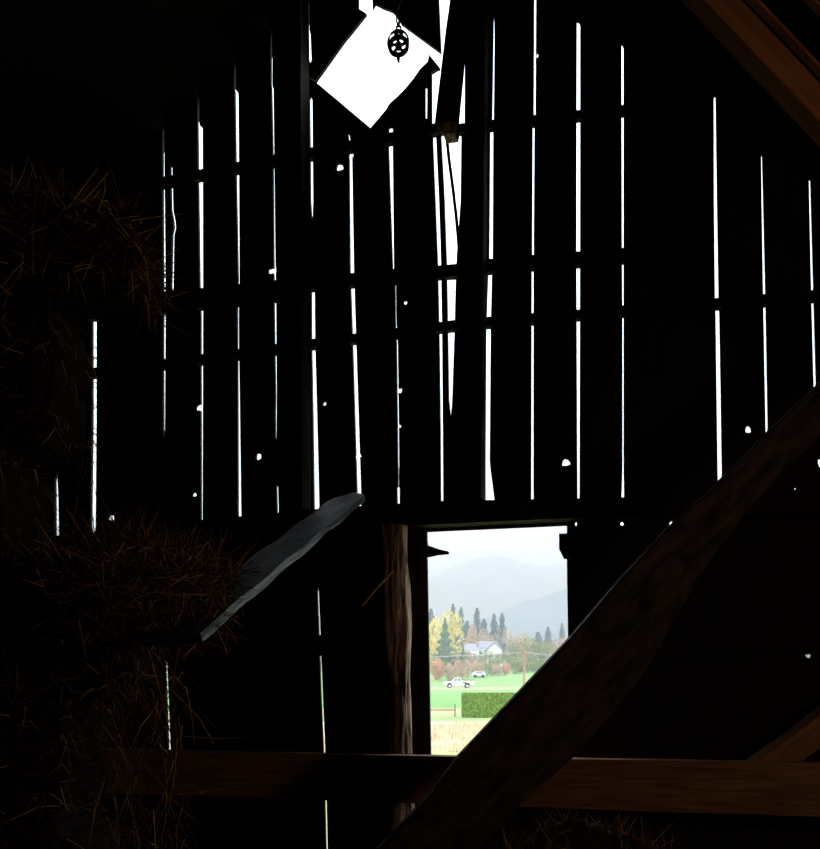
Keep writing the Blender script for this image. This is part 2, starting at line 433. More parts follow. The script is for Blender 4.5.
lo = [(1075, 190), (905, 356), (848, 410), (800, 455), (752, 505), (710, 560), (680, 610), (650, 665), (612, 715), (572, 759), (520, 806), (330, 998)]
secs = []
for i, (a, b) in enumerate(zip(up, lo)):
    k = i/(len(up)-1); secs.append((a[0], a[1], b[0], b[1], 3.45-.2*k))
strip_timber('diagonal_brace', secs, .09, 'brace', 'heavy rough-hewn diagonal brace crossing the lower right of the bright opening', 'beam')

def timber(name, p0, p1, h, d, m, label, cat, roll=0.0, up=Vector((0, 0, 1))):
    X = (p1-p0); Ln = X.length; X.normalize(); Z = (up-X*up.dot(X)).normalized(); Y = Z.cross(X)
    Mx = Matrix((X, Y, Z)).transposed().to_4x4(); Mx.translation = p0
    Mx = Mx@Matrix.Rotation(roll, 4, 'X')
    bm = bmesh.new(); n = 12; rings = []
    for i in range(n+1):
        x = Ln*i/n
        rings.append([bm.verts.new((x, sy*d/2+random.uniform(-1, 1)*.02*min(h, d), sz*h/2+random.uniform(-1, 1)*.02*min(h, d))) for sy, sz in ((-1, -1), (1, -1), (1, 1), (-1, 1))])
    for A, B in zip(rings, rings[1:]):
        for k in range(4): bm.faces.new((A[k], A[(k+1) % 4], B[(k+1) % 4], B[k]))
    bm.faces.new(rings[0][::-1]); bm.faces.new(rings[-1])
    o = link(name, bm, M[m]); o.matrix_world = Mx
    return tag(o, label, cat) if label else o
# big timber under the roof, upper right, with laths above
t = 2.8
timber('roof_brace', wp(497, -225, t), wp(1332, 655, t), .082, .07, 'roofbeam', 'thick reddish brown sloping timber in the upper right corner under the roof', 'beam')
timber('roof_lath', wp(560, -204, t), wp(1350, 632, t), .009, .03, 'roofbeam', 'thin lit lath just above the thick sloping timber in the upper right', 'lath')
timber('roof_lath', wp(640, -170, t), wp(1350, 540, t), .009, .03, 'roofbeam', 'thin lit lath in the extreme upper right corner, outermost of the sloping pieces', 'lath')
# small brace behind the rail, lower right
a = loc2w(*wl(742, 783, -.13)); b = loc2w(*wl(1010, 590, -.13))
timber('knee_brace', a, b, .12, .08, 'rail', 'short brown diagonal brace rising to the right from the long rail', 'beam', roll=.25)

# grey plank rising from the hay towards the wall
pn, pf = wp(172, 640, 2.2), wp(353, 496, 3.95)
X = (pf-pn); Ln = X.length; X.normalize(); Y = Vector((-X.y, X.x, 0)).normalized()
Y = (Matrix.Rotation(-.10, 3, X)@Y); Z = X.cross(Y)
Mx = Matrix((X, Y, Z)).transposed().to_4x4(); Mx.translation = pn
bm = bmesh.new()
n = 30; W = .155
edge = []
for i in range(n+1):
    x = Ln*i/n; w2 = W/2
    if x > Ln-.12: w2 = W/2*math.sqrt(max(.08, 1-((x-(Ln-.12))/.125)**2))
    edge.append((x, w2+.0015*math.sin(x*9)))
vt = []
for z in (-.012, .012):
    vt.append([[bm.verts.new((x, y*w2, z+(.003*math.sin(x*14+y*2)))) for y in (-1, -.5, 0, .5, 1)] for x, w2 in edge])
for g, fl in ((vt[0], 0), (vt[1], 1)):
    for A, B in zip(g, g[1:]):
        for k in range(4): bm.faces.new((A[k], A[k+1], B[k+1], B[k]))
for k in (0, 4):
    for i in range(n): bm.faces.new((vt[0][i][k], vt[0][i+1][k], vt[1][i+1][k], vt[1][i][k]))
for i in (0, n):
    for k in range(4): bm.faces.new((vt[0][i][k], vt[0][i][k+1], vt[1][i][k+1], vt[1][i][k]))
o = link('leaning_plank', bm, M['plank']); o.matrix_world = Mx
tag(o, 'weathered grey plank with rounded end rising out of the hay toward the wall', 'plank')

# loose plank hanging beside the diamond hole and thin lath below it
pts = [(450.5, -30), (466.5, -30), (465.5, 40), (461, 80), (456, 124), (455, 133), (444, 134), (434, 126), (440, 80), (445.5, 32)]
bm = bmesh.new(); prism(bm, [wl(x, y, -.11)[::2] for x, y in [(453, -60), (471, -60), (466.8, 0), (462, 62), (456.2, 122), (446, 124), (434.5, 124), (440, 80), (445.5, 32), (450, 0)]], -.11, -.05)
bmesh.ops.triangulate(bm, faces=[f for f in bm.faces if len(f.verts) > 4])
tag(inwall(link('hanging_plank', bm, M['frame'])), 'loose plank hanging slanted at the right corner of the diamond hole', 'plank')
bm = bmesh.new(); prism(bm, [wl(x, y, -.13)[::2] for x, y in [(444, 123), (454.5, 121), (456.5, 124), (455, 132.5), (443, 134)]], -.13, -.05)
bmesh.ops.triangulate(bm, faces=[f for f in bm.faces if len(f.verts) > 4])
tag(inwall(link('wood_block', bm, M['log'])), 'small cut timber end at the foot of the slanted hanging plank', 'block')
bm = bmesh.new()
pl = [(445.5, 128), (449, 160), (453, 190), (456.5, 220), (459, 250), (460, 272)]
prism(bm, [wl(x-1.5, y, -.035)[::2] for x, y in pl]+[wl(x+1.5, y, -.035)[::2] for x, y in pl[::-1]], -.035, -.028)
bmesh.ops.triangulate(bm, faces=[f for f in bm.faces if len(f.verts) > 4])
tag(inwall(link('thin_lath', bm, M['frame'])), 'thin bent lath dangling in the wide gap below the hanging plank', 'lath')
# diagonal strips framing the diamond hole, outside the boards
# strap hinge of the missing door and hinge block
hr = inwall(empty('strap_hinge')); tag(hr, 'dark pointed strap hinge sticking into the opening from its left jamb', 'hinge')
bm = bmesh.new(); prism(bm, [wl(x, y, -.02)[::2] for x, y in [(424, 545), (429, 545.5), (440, 549.5), (447.5, 551), (448.8, 552.8), (447.5, 554), (437, 555), (428, 557), (424, 557)]], -.012, -.004)
bmesh.ops.triangulate(bm, faces=[f for f in bm.faces if len(f.verts) > 4])
link('strap', bm, M['iron'], hr)
bm = bmesh.new(); prism(bm, [wl(x, y, -.03)[::2] for x, y in [(420, 543), (427, 543), (427, 556), (420, 556)]], -.03, -.013)
link('hinge_plate', bm, M['iron'], hr)
bm = bmesh.new(); tube(bm, [wl(427, 543, -.016), wl(427, 557, -.016)], .006, 10); link('hinge_pin', bm, M['iron'], hr)
bm = bmesh.new(); tube(bm, [wl(446, 552.5, -.018), wl(446, 552.5, -.002)], .004, 8); link('bolt', bm, M['iron'], hr)
kb = inwall(empty('corner_block')); tag(kb, 'dark notched block fixed in the top right corner of the bright opening', 'block')
bm = bmesh.new(); prism(bm, [wl(x, y, -.04)[::2] for x, y in [(559, 533.5), (572, 533.5), (572, 558), (563.5, 558), (563.5, 549), (559, 549)]], -.04, -.003)
bmesh.ops.triangulate(bm, faces=[f for f in bm.faces if len(f.verts) > 4])
link('block_body', bm, M['frame'], kb)

# ------------------------------------------------------------------ pulley
pc = loc2w(*wl(398.5, 46, -.45)); tt = pc.y
k_ = tt/F*1.1
pu = empty('hay_pulley', pc, -.1); tag(pu, 'small rusty iron hay pulley hanging in front of the diamond hole', 'pulley')
bm = bmesh.new(); R = 9.6*k_
lathe(bm, [(R, -.008), (R, .008), (R*.70, .008), (R*.70, -.008)], 28, 'y')
lathe(bm, [(R*.33, -.011), (R*.33, .011), (R*.08, .011), (R*.08, -.011)], 14, 'y')
for i in range(5):
    a = 2*math.pi*i/5+.3; tube(bm, [(R*.22*math.cos(a), 0, R*.22*math.sin(a)), (R*.86*math.cos(a), 0, R*.86*math.sin(a))], R*.14, 6)
    a += math.pi/5; tube(bm, [(R*.55*math.cos(a-.4), 0, R*.55*math.sin(a-.4)), (R*.82*math.cos(a), 0, R*.82*math.sin(a))], R*.07, 5)
link('sheave', bm, M['iron'], pu)
bm = bmesh.new()
ov = [(math.sin(a)*R*.98, -.013, math.cos(a)*R*1.2+R*.12) for a in [2*math.pi*i/24 for i in range(24)]]
tube(bm, ov+[ov[0]], R*.10, 6)
tube(bm, [(-R*.45, 0, R*1.2), (0, 0, R*1.4), (R*.45, 0, R*1.2)], R*.2, 6)
link('side_frame', bm, M['iron'], pu)
bm = bmesh.new(); tube(bm, [(0, 0, -R*1.15), (0, 0, -R*1.42), (.002, 0, -R*1.58)], R*.17, 8, R*.08); link('eye_bolt', bm, M['iron'], pu)
bm = bmesh.new()
lathe(bm, [(R*.30, -.004), (R*.30, .004), (R*.16, .004), (R*.16, -.004)], 14, 'y', (0, 0, R*1.65)); link('shackle', bm, M['iron'], pu)
bm = bmesh.new()
zt = roofz(-.05)-.16
tube(bm, [pc+Vector((0, 0, R*1.85)), pc+Vector((.004, .0, R*2.4)), pc+Vector((-.008, 0, R*3.2)), pc+Vector((.01, 0, R*4.4)), Vector((pc.x-.005, pc.y, zt))], .006, 6)
tube(bm, [pc+Vector((-.003, 0, R*1.9)), pc+Vector((-.01, .0, R*2.5)), pc+Vector((-.002, 0, R*3.2)), pc+Vector((-.03, 0, R*4.6))], .004, 6)
tag(link('rope', bm, M['rope']), 'short dark rope from which the small iron pulley hangs', 'rope')
bm = bmesh.new(); box(bm, -.12, .02, WB+.01, -.21, roofz(-.05)-.19, roofz(-.05)-.075)
tag(inwall(link('ridge_beam', bm, M['frame'])), 'dark ridge timber running under the roof peak above the pulley', 'beam')

# ------------------------------------------------------------------ hay
def strands(bm, n, fn, rw=(.0012, .0024)):
    for _ in range(n):
        p, d, L = fn()
        d = d.normalized(); side = Vector((random.uniform(-1, 1), random.uniform(-1, 1), random.uniform(-1, 1)))*.25
        pts = [p, p+d*L*.5+side*L*.15, p+d*L+side*L*.6]
        if random.random() < .2: pts[2] = pts[1]+Vector((d.x, d.y, -abs(d.z)-.4)).normalized()*L*.5
        k = len(bm.faces); tube(bm, pts, random.uniform(*rw), 3, .0006)
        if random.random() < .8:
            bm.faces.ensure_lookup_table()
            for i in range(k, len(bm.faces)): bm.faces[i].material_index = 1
def rv(s=1.0): return Vector((random.gauss(0, s), random.gauss(0, s), random.gauss(0, s)))
def bale(xr_px, z0, label, h=.36, ln=.92, dp=.46, t=2.6, loose=900, seed=0):
    xr = (xr_px-CX)/F*(t+dp-.1)
    root = empty('hay_bale', ((xr-ln/2), t+dp/2-.1, z0)); tag(root, label, 'hay bale', 'hay bales stacked at the left')
    bm = bmesh.new(); bmesh.ops.create_cube(bm, size=1)
    bmesh.ops.scale(bm, vec=(ln, dp, h), verts=bm.verts)
    bmesh.ops.bevel(bm, geom=list(bm.edges), offset=.04, segments=2, affect='EDGES')
    bmesh.ops.translate(bm, vec=(0, 0, h/2), verts=bm.verts)
    bmesh.ops.subdivide_edges(bm, edges=list(bm.edges), cuts=5, use_grid_fill=True)
    for v in bm.verts:
        q = v.co*9+Vector((seed*7, 0, 0)); v.co += Vector((noise.noise(q), noise.noise(q+Vector((9, 0, 0))), .5*noise.noise(q+Vector((0, 9, 0)))))*.025
        v.co.z = min(h, max(0, v.co.z))
        if seed == 1: v.co.z *= 1-.42*max(0, min(1, (v.co.x-ln/2+.32)/.32))**1.5
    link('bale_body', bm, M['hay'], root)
    for x in (-.2, .2):
        bm = bmesh.new()
        hp, hz = dp/2+.006, h+.004
        tube(bm, [(x, -hp, .01), (x, -hp-.004, h/2), (x, -hp+.02, hz-.012), (x, 0, hz), (x, hp-.02, hz-.012), (x, hp, .01)], .0035, 5)
        link('twine', bm, M['twine'], root)
    def fn():
        r = random.random()
        if r < .5: p = Vector((random.uniform(-ln/2, ln/2), -dp/2, random.uniform(0.02, h))); d = rv()+Vector((0, -.5, -.2))
        elif r < .75: p = Vector((ln/2, random.uniform(-dp/2, dp/2), random.uniform(0.02, h))); d = rv()+Vector((.5, 0, -.6))
        else:
            p = Vector((random.uniform(-ln/2, ln/2), random.uniform(-dp/2, dp/2), h)); d = rv()+Vector((.1, 0, .25)); d.z = abs(d.z)*.5
        if seed == 1: p.z *= 1-.42*max(0, min(1, (p.x-ln/2+.32)/.32))**1.5
        return p, d, random.uniform(.03, .12)
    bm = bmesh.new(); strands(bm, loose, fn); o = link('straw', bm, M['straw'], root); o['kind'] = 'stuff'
    return root
B7 = bale(160, 2.22, 'hay bale topmost of the left stack with long straws sticking up', loose=1300, seed=1, h=.26, dp=.3, t=2.55)
bale(90, 1.80, 'hay bale directly under the topmost bale of the left stack', seed=2, h=.42, dp=.34)
bale(56, 1.44, 'hay bale third from the top of the left stack, above the loose hay ledge', seed=3)
bale(158, 1.08, 'hay bale at the foot of the grey plank, under the loose hay ledge', seed=4)
bale(112, .72, 'hay bale level with the long rail at the left', seed=5)
bale(120, .36, 'hay bale at the bottom left edge of the picture', seed=6, loose=400)
bale(124, .0, 'hay bale lowest of the left stack, on the floor', seed=7, loose=200)
# hand-placed long straws on the upper bale
def heap(name, label, cx, cy, z0, rx, ry, h, n, lean=Vector((0, 0, 0)), seed=0, L=(.05, .16)):
    root = empty(name, (cx, cy, z0)); tag(root, label, 'hay')
    root['kind'] = 'stuff'
    bm = bmesh.new(); N1, N2 = 26, 10; rows = []
    top = bm.verts.new((0, 0, h))
    for j in range(1, N2+1):
        k = j/N2; row = []
        for i in range(N1):
            a = 2*math.pi*i/N1
            z = h*(math.cos(k*math.pi)*.5+.5); x = rx*k*math.cos(a); y = ry*k*math.sin(a)
            nz = noise.noise(Vector((x*7+seed, y*7, 1)))*.25*h*(1-k)
            row.append(bm.verts.new((x, y, max(0, z+nz))))
        rows.append(row)
    for i in range(N1): bm.faces.new((top, rows[0][i], rows[0][(i+1) % N1]))
    for A, B in zip(rows, rows[1:]):
        for i in range(N1): bm.faces.new((A[i], B[i], B[(i+1) % N1], A[(i+1) % N1]))
    bm.faces.new(rows[-1])
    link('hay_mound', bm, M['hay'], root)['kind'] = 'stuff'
    def fn():
        k = math.sqrt(random.random())*.97; a = random.uniform(0, 2*math.pi)
        p = Vector((rx*k*math.cos(a), ry*k*math.sin(a), h*(math.cos(k*math.pi)*.5+.5)-.005))
        return p, rv(.7)+Vector((0, 0, .8))+lean, random.uniform(*L)
    bm = bmesh.new(); strands(bm, n, fn); link('straw', bm, M['straw'], root)['kind'] = 'stuff'
    return root
xx = lambda px, t: (px-CX)/F*t
heap('loose_hay', 'tangle of loose hay spilled over the bale at the plank foot', xx(120, 2.6), 2.66, 1.44, .33, .2, .11, 1100, seed=3)
heap('loose_hay', 'loose hay caught on top of the topmost bale', xx(40, 2.6), 2.63, 2.475, .27, .13, .04, 400, seed=5)
# straws hanging at the end of the grey plank (draped tangle)
root = empty('hay_tangle', wp(205, 600, 2.45)); tag(root, 'draped tangle of brown hay over the lower end of the grey plank', 'hay', kind='stuff')
bm = bmesh.new()
def fn():
    k = random.random(); p = Vector((max(-.5, min(.06, random.gauss(-.14, .10))), random.gauss(-.08, .09), max(-.12, min(.12, random.gauss(-.0, .055)))))
    return p, rv(.8)+Vector((.3, 0, -.3)), random.uniform(.03, .10)
strands(bm, 3300, fn)
link('straw', bm, M['straw'], root)['kind'] = 'stuff'
bm = bmesh.new()
def fn():
    p = wp(random.uniform(95, 175), random.uniform(640, 849), 2.5)-wp(205, 600, 2.45)+Vector((0, random.uniform(0, .15), 0))
    return p, rv(.5)+Vector((.1, 0, -1)), random.uniform(.06, .22)
strands(bm, 350, fn)
def fn():
    p = wp(random.uniform(135, 163), random.uniform(240, 440), 2.45)-wp(205, 600, 2.45)
    return p, rv(.4)+Vector((.0, 0, -1)), random.uniform(.03, .10)
link('hanging_straw', bm, M['straw'], root)['kind'] = 'stuff'
bm = bmesh.new()
for (a, b, c) in [((68, 208), (85, 185), (98, 168)), ((76, 208), (92, 192), (109, 172)), ((73, 206), (88, 200), (103, 195)), ((84, 212), (92, 200), (100, 190)), ((10, 190), (12, 175), (12, 166)),
                  ((36, 178), (33, 170), (31, 163)), ((98, 213), (105, 190), (104, 178)), ((140, 224), (142, 219), (145, 218)), ((1, 238), (10, 237), (19, 236)), ((19, 236), (12, 255), (5, 268)),
                  ((52, 218), (62, 250), (68, 275)), ((68, 272), (69, 283), (68, 292)), ((132, 238), (146, 262), (150, 300))]:
    t = 2.47
    tube(bm, [wp(*a, t), wp(*b, t), wp(*c, t)], .0028, 4, .0012)
tag(link('long_straws', bm, M['straw']), 'few long pale straws sticking out of the topmost hay bale', 'straw', kind='stuff')
# hay on the floor below the rail
heap('floor_hay', 'loose hay heaped on the floor under the long rail at the right', xx(590, 3.5), 3.60, 0, 1.0, .36, .565, 3600, seed=9, L=(.05, .14))
heap('floor_hay', 'small heap of loose hay on the floor below the rail at the left', xx(250, 3.4), 3.4, 0, .5, .36, .36, 500, seed=11, L=(.06, .16))

# ------------------------------------------------------------------ outdoors
PR = [(-60, -2.2), (8, -2.2), (25, -2.25), (36, -2.45), (45, -2.45), (60, -2.25), (70, -2.15), (90, -1.8), (110, -1.45), (140, -.6), (158, .3), (163, .42), (200, 2.9), (230, 4.5), (260, 5.6), (350, 9), (500, 14), (1200, 30), (4000, 60)]
def gz(y): return EYE+lerp_tab(PR, y)[0]
def gz2(x, y): return gz(y)
ysr = [-30, -10, 0, 8, 14, 20, 25, 30, 36, 40, 45, 50, 55, 60, 65, 70, 80, 90, 100, 110, 125, 140, 150, 158, 163, 170, 180, 190, 200, 215, 230, 245, 260, 300, 350, 420, 500, 800, 1200, 2000, 4000]
bm = bmesh.new(); rows = []
for y in ysr:
    wd = 40+max(0, y)*1.3
    rows.append([bm.verts.new((-wd+2*wd*i/60, y, gz(y)+(0.05*noise.noise(Vector((i*.7, y*.05, 0))) if 30 < y < 150 else 0))) for i in range(61)])
for A, B in zip(rows, rows[1:]):
    for i in range(60): bm.faces.new((A[i], A[i+1], B[i+1], B[i]))
m, nt, b = newmat('field'); N = nt.nodes; L = nt.links
tc = N.new('ShaderNodeTexCoord'); sp = N.new('ShaderNodeSeparateXYZ'); L.new(tc.outputs['Object'], sp.inputs[0])
nz = N.new('ShaderNodeTexNoise'); nz.inputs['Scale'].default_value = .25; nz.inputs['Detail'].default_value = 6; L.new(tc.outputs['Object'], nz.inputs['Vector'])
ad = N.new('ShaderNodeMath'); ad.operation = 'MULTIPLY_ADD'; ad.inputs[1].default_value = 8; ad.inputs[2].default_value = -4; L.new(nz.outputs['Fac'], ad.inputs[0])
yy = N.new('ShaderNodeMath'); yy.operation = 'ADD'; L.new(sp.outputs['Y'], yy.inputs[0]); L.new(ad.outputs[0], yy.inputs[1])
def ramp(src, stops, mul):
    mm = N.new('ShaderNodeMath'); mm.operation = 'MULTIPLY'; mm.inputs[1].default_value = mul; L.new(src, mm.inputs[0])
    cr = N.new('ShaderNodeValToRGB'); L.new(mm.outputs[0], cr.inputs[0])
    while len(cr.color_ramp.elements) < len(stops): cr.color_ramp.elements.new(.5)
    for e, (p, c) in zip(cr.color_ramp.elements, stops): e.position = p*mul; e.color = (*c, 1)
    return cr
GR = (.17, .33, .10); GR2 = (.22, .39, .14); TAN = (.46, .37, .24); TG = (.33, .35, .16)
cr = ramp(yy.outputs[0], [(0, TG), (34, TG), (40, TAN), (60, TAN), (66, (.26, .34, .15)), (72, TG), (84, (.4, .37, .22)), (92, GR), (152, GR2), (156, (.44, .36, .24)), (162, (.42, .35, .24)), (167, (.24, .36, .14)), (220, GR2), (252, GR), (330, (.2, .25, .1))], 1/340)
px_ = N.new('ShaderNodeMath'); px_.operation = 'COMPARE'; px_.inputs[1].default_value = 61.0; px_.inputs[2].default_value = 1.4; L.new(sp.outputs['Y'], px_.inputs[0])
lx = N.new('ShaderNodeMath'); lx.operation = 'LESS_THAN'; lx.inputs[1].default_value = 3.0; L.new(sp.outputs['X'], lx.inputs[0])
ml = N.new('ShaderNodeMath'); ml.operation = 'MULTIPLY'; L.new(px_.outputs[0], ml.inputs[0]); L.new(lx.outputs[0], ml.inputs[1])
mx = N.new('ShaderNodeMix'); mx.data_type = 'RGBA'; L.new(ml.outputs[0], mx.inputs[0]); L.new(cr.outputs[0], mx.inputs[6]); mx.inputs[7].default_value = (.75, .74, .7, 1)
L.new(mx.outputs[2], b.inputs['Base Color']); b.inputs['Roughness'].default_value = .95; b.inputs['Specular IOR Level'].default_value = .1
tag(link('ground', bm, m, smooth=True), kind='structure')
# dry grass standing in the near field
bm = bmesh.new()
for _ in range(9000):
    y = random.uniform(34, 60); x = random.uniform(-4+.0*y, .2*y+2); 
    if random.random() < .25: x = random.uniform(-.35*y, .45*y)
    h = random.uniform(.12, .42)*(1.25 if 44 < y < 57 else .7); p = Vector((x, y, gz(y)-.03)); q = p+Vector((random.gauss(0, .12), random.gauss(0, .1), h))
    w = .02
    a, b_, c2 = bm.verts.new(p+Vector((-w, 0, 0))), bm.verts.new(p+Vector((w, .01, 0))), bm.verts.new(q)
    d2 = bm.verts.new(p+Vector((0, w*1.5, 0)))
    bm.faces.new((a, b_, c2)); bm.faces.new((b_, d2, c2)); bm.faces.new((d2, a, c2))
tag(link('dry_grass', bm, M['drygrass']), 'tall pale dry grass standing in the near field', 'grass', kind='stuff')

# hedge
def leafy(bm, n, fn, size):
    for _ in range(n):
        p, nrm = fn(); s = size*random.uniform(.6, 1.4)
        a = nrm.cross(Vector((random.uniform(-1, 1), random.uniform(-1, 1), random.uniform(-1, 1)))).normalized()*s; b2 = nrm.cross(a).normalized()*s
        tip = nrm.normalized()*s*.5
        v = [bm.verts.new(p+a), bm.verts.new(p-a*.5+b2), bm.verts.new(p-a*.5-b2), bm.verts.new(p+tip)]
        bm.faces.new((v[0], v[1], v[3])); bm.faces.new((v[1], v[2], v[3])); bm.faces.new((v[2], v[0], v[3])); bm.faces.new((v[0], v[2], v[1]))
hx0, hx1 = xx(463.5, 70), 14.5
bm = bmesh.new(); hh = 1.92
bmesh.ops.create_cube(bm, size=1); bmesh.ops.scale(bm, vec=(hx1-hx0, 1.4, hh), verts=bm.verts)
bmesh.ops.translate(bm, vec=((hx1-hx0)/2, .7, hh/2), verts=bm.verts)
bmesh.ops.bevel(bm, geom=list(bm.edges), offset=.12, segments=2, affect='EDGES')
def fn():
    x = random.uniform(0, hx1-hx0); r = random.random()
    if r < .7: return Vector((x, -.02, random.uniform(0, hh))), Vector((random.gauss(0, .5), -1, random.gauss(.2, .5)))
    if r < .9: return Vector((x, random.uniform(0, 1.4), hh)), Vector((random.gauss(0, .5), random.gauss(0, .5), 1))
    return Vector((-.02, random.uniform(0, 1.4), random.uniform(0, hh))), Vector((-1, random.gauss(0, .5), random.gauss(0, .5)))
leafy(bm, 6000, fn, .11)
o = link('hedge', bm, M['hedge']); o.location = (hx0, 70, gz(70.7)-.05); tag(o, 'clipped bright green hedge standing beyond the dry grass', 'hedge')

# trees
def crown_mesh(kind, seed):
    random.seed(seed); bm = bmesh.new()
    if kind == 'round':
        lobes = [(Vector((random.gauss(0, .2), random.gauss(0, .2), .52+random.gauss(0, .17))), random.uniform(.16, .30)) for _ in range(9)]+[(Vector((0, 0, .5)), .33), (Vector((0, 0, .26)), .25)]
        def fn():
            c, r = random.choice(lobes); d = rv().normalized(); return c+d*r*random.uniform(.8, 1.05), d+rv(.5)
        leafy(bm, 2600, fn, .022)
    elif kind == 'cone':
        def fn():
            k = random.random()**.75; z = 1-k*.95; a = random.uniform(0, 2*math.pi); r = .30*k*(.75+.25*math.sin(z*46))*random.uniform(.7, 1.08)
            return Vector((r*math.cos(a), r*math.sin(a), z-.03*k)), Vector((math.cos(a), math.sin(a), .3))+rv(.4)
        leafy(bm, 2800, fn, .018)
    elif kind == 'slim':
        def fn():
            k = random.random()**.8; z = 1-k*.85; a = random.uniform(0, 2*math.pi); r = (.02+.2*k**.7)*(.8+.2*math.sin(z*31+2*math.sin(a*2+seed)))*random.uniform(.4, 1.25)
            return Vector((r*math.cos(a), r*math.sin(a), z-.02*k)), Vector((math.cos(a), math.sin(a), .2))+rv(.4)
        leafy(bm, 2000, fn, .016)
    elif kind == 'shrub':
        lobes = [(Vector((random.uniform(-.6, .6), random.uniform(-.3, .3), random.uniform(.3, .65))), random.uniform(.25, .38)) for _ in range(8)]
        def fn():
            c, r = random.choice(lobes); d = rv().normalized(); p = c+d*r*random.uniform(.8, 1.08); p.z = max(0, p.z); return p, d+rv(.5)
        leafy(bm, 1500, fn, .045)
    me = bpy.data.meshes.new('crown'); bmesh.ops.recalc_face_normals(bm, faces=bm.faces); bm.to_mesh(me); bm.free(); return me
def trunk_mesh():
    bm = bmesh.new(); tube(bm, [(0, 0, -.03), (.005, 0, .3), (0, .004, .7)], .022, 7, .008)
    for a in (0, 2.1, 4.2): tube(bm, [(0, 0, .3), (.1*math.cos(a), .1*math.sin(a), .5)], .009, 5, .003)
    me = bpy.data.meshes.new('trunk'); bm.to_mesh(me); bm.free(); return me
CM = {(k, i): crown_mesh(k, 50+i+7*len(k)) for k in ('round', 'cone', 'slim', 'shrub') for i in range(2)}
random.seed(21)
TM = trunk_mesh(); mesh_cache = {}
def tree(name, label, kind, m, px, pyt, pyb, d, wpx=None, group=None, cat='tree'):
    z0 = EYE+(HY-pyb)/F*d; z0 = min(z0, gz(d)) if kind != 'shrub' else gz(d); z0 = gz(d)
    z1 = EYE+(HY-pyt)/F*d; h = z1-z0
    root = empty(name, (xx(px, d), d, z0), random.uniform(0, 6)); tag(root, label, cat, group)
    v = random.randrange(2); key = (kind, v, m)
    if key not in mesh_cache:
        me = CM[(kind, v)].copy(); me.materials.clear(); me.materials.append(M[m]); mesh_cache[key] = me
    base = {'round': 1.0, 'cone': .6, 'slim': .34, 'shrub': 1.9}[kind]
    w = (wpx/F*d)/base if wpx else h
    cn = bpy.data.objects.new('crown', mesh_cache[key]); C.objects.link(cn); cn.parent = root; cn.scale = (w, w, h)
    if kind != 'shrub':
        if 'tm' not in mesh_cache: TM.materials.append(M['bark']); mesh_cache['tm'] = TM
        tk = bpy.data.objects.new('trunk', TM); C.objects.link(tk); tk.parent = root; tk.scale = (w, w, h)
    return root
g = 'trees and shrubs beyond the field'
tree('broadleaf_tree', 'bright yellow autumn tree behind the green spruce', 'round', 'yellow', 444, 612, 668, 250, 34, g)
tree('broadleaf_tree', 'lower yellow-leaved tree at the left jamb of the opening', 'round', 'yellow', 427, 634, 668, 246, 24, g)
tree('spruce_tree', 'full green spruce in front of the yellow tree', 'cone', 'spruce', 445, 618, 668, 236, 31, g)
tree('spruce_tree', 'small green spruce right of the full green spruce', 'cone', 'spruce', 463, 645, 668, 238, 16, g)
for ci, (px, yt, w, lb) in enumerate(((431, 609, 14, 'dark conifer at the left jamb behind the yellow tree'), (453, 604, 12, 'tallest dark conifer rising right behind the yellow tree'),
                      (461, 607, 11, 'dark conifer just right of the tallest one'), (467, 621, 14, 'low dark conifer between the two tall pairs'), (477, 608, 13, 'tall dark conifer in the middle of the far row'),
                      (484, 619, 14, 'shorter dark conifer right of the middle one'), (494, 614, 12, 'dark conifer left one of the right-hand pair'), (502, 613, 12, 'dark conifer right one of the right-hand pair'),
                      (548, 627, 13, 'small distant conifer near the right jamb'), (562, 623, 9, 'slender distant conifer touching the right jamb'), (538, 632, 16, 'low distant conifer above the olive trees'))):
    tree('conifer_tree', lb, 'slim', 'fir', px, yt, 650, 328+(ci % 3)*9, w, g)
for px, yt, w, mm, d, lb in ((472, 625, 22, 'pink', 300, 'pale brownish tree behind the left house'), (489, 628, 24, 'pink', 324, 'pale brownish tree between the far conifers'),
                      (513, 629, 26, 'rust', 290, 'rusty pale tree right of the far conifers'), (528, 634, 24, 'rust', 285, 'rusty pale tree behind the utility pole'),
                      (512, 640, 22, 'olive', 262, 'olive tree right of the white gabled house'), (536, 636, 30, 'olive', 258, 'broad olive tree right of the utility pole'),
                      (553, 640, 26, 'pink', 268, 'pale brown tree near the right jamb'), (568, 636, 22, 'rust', 280, 'rusty tree hidden partly by the right jamb'), (494, 650, 20, 'olive', 250, 'low olive tree in front of the white gabled house'),
                      (470, 651, 18, 'pink', 252, 'low tan tree in front of the left house'), (482, 653, 18, 'olive', 248, 'low olive tree between the two white houses'), (458, 650, 16, 'rust', 244, 'low rusty tree right of the green spruce'),
                      (560, 648, 20, 'olive', 252, 'low olive tree beside the right jamb')):
    tree('broadleaf_tree', lb, 'round', mm, px, yt, 668, d, w, g)
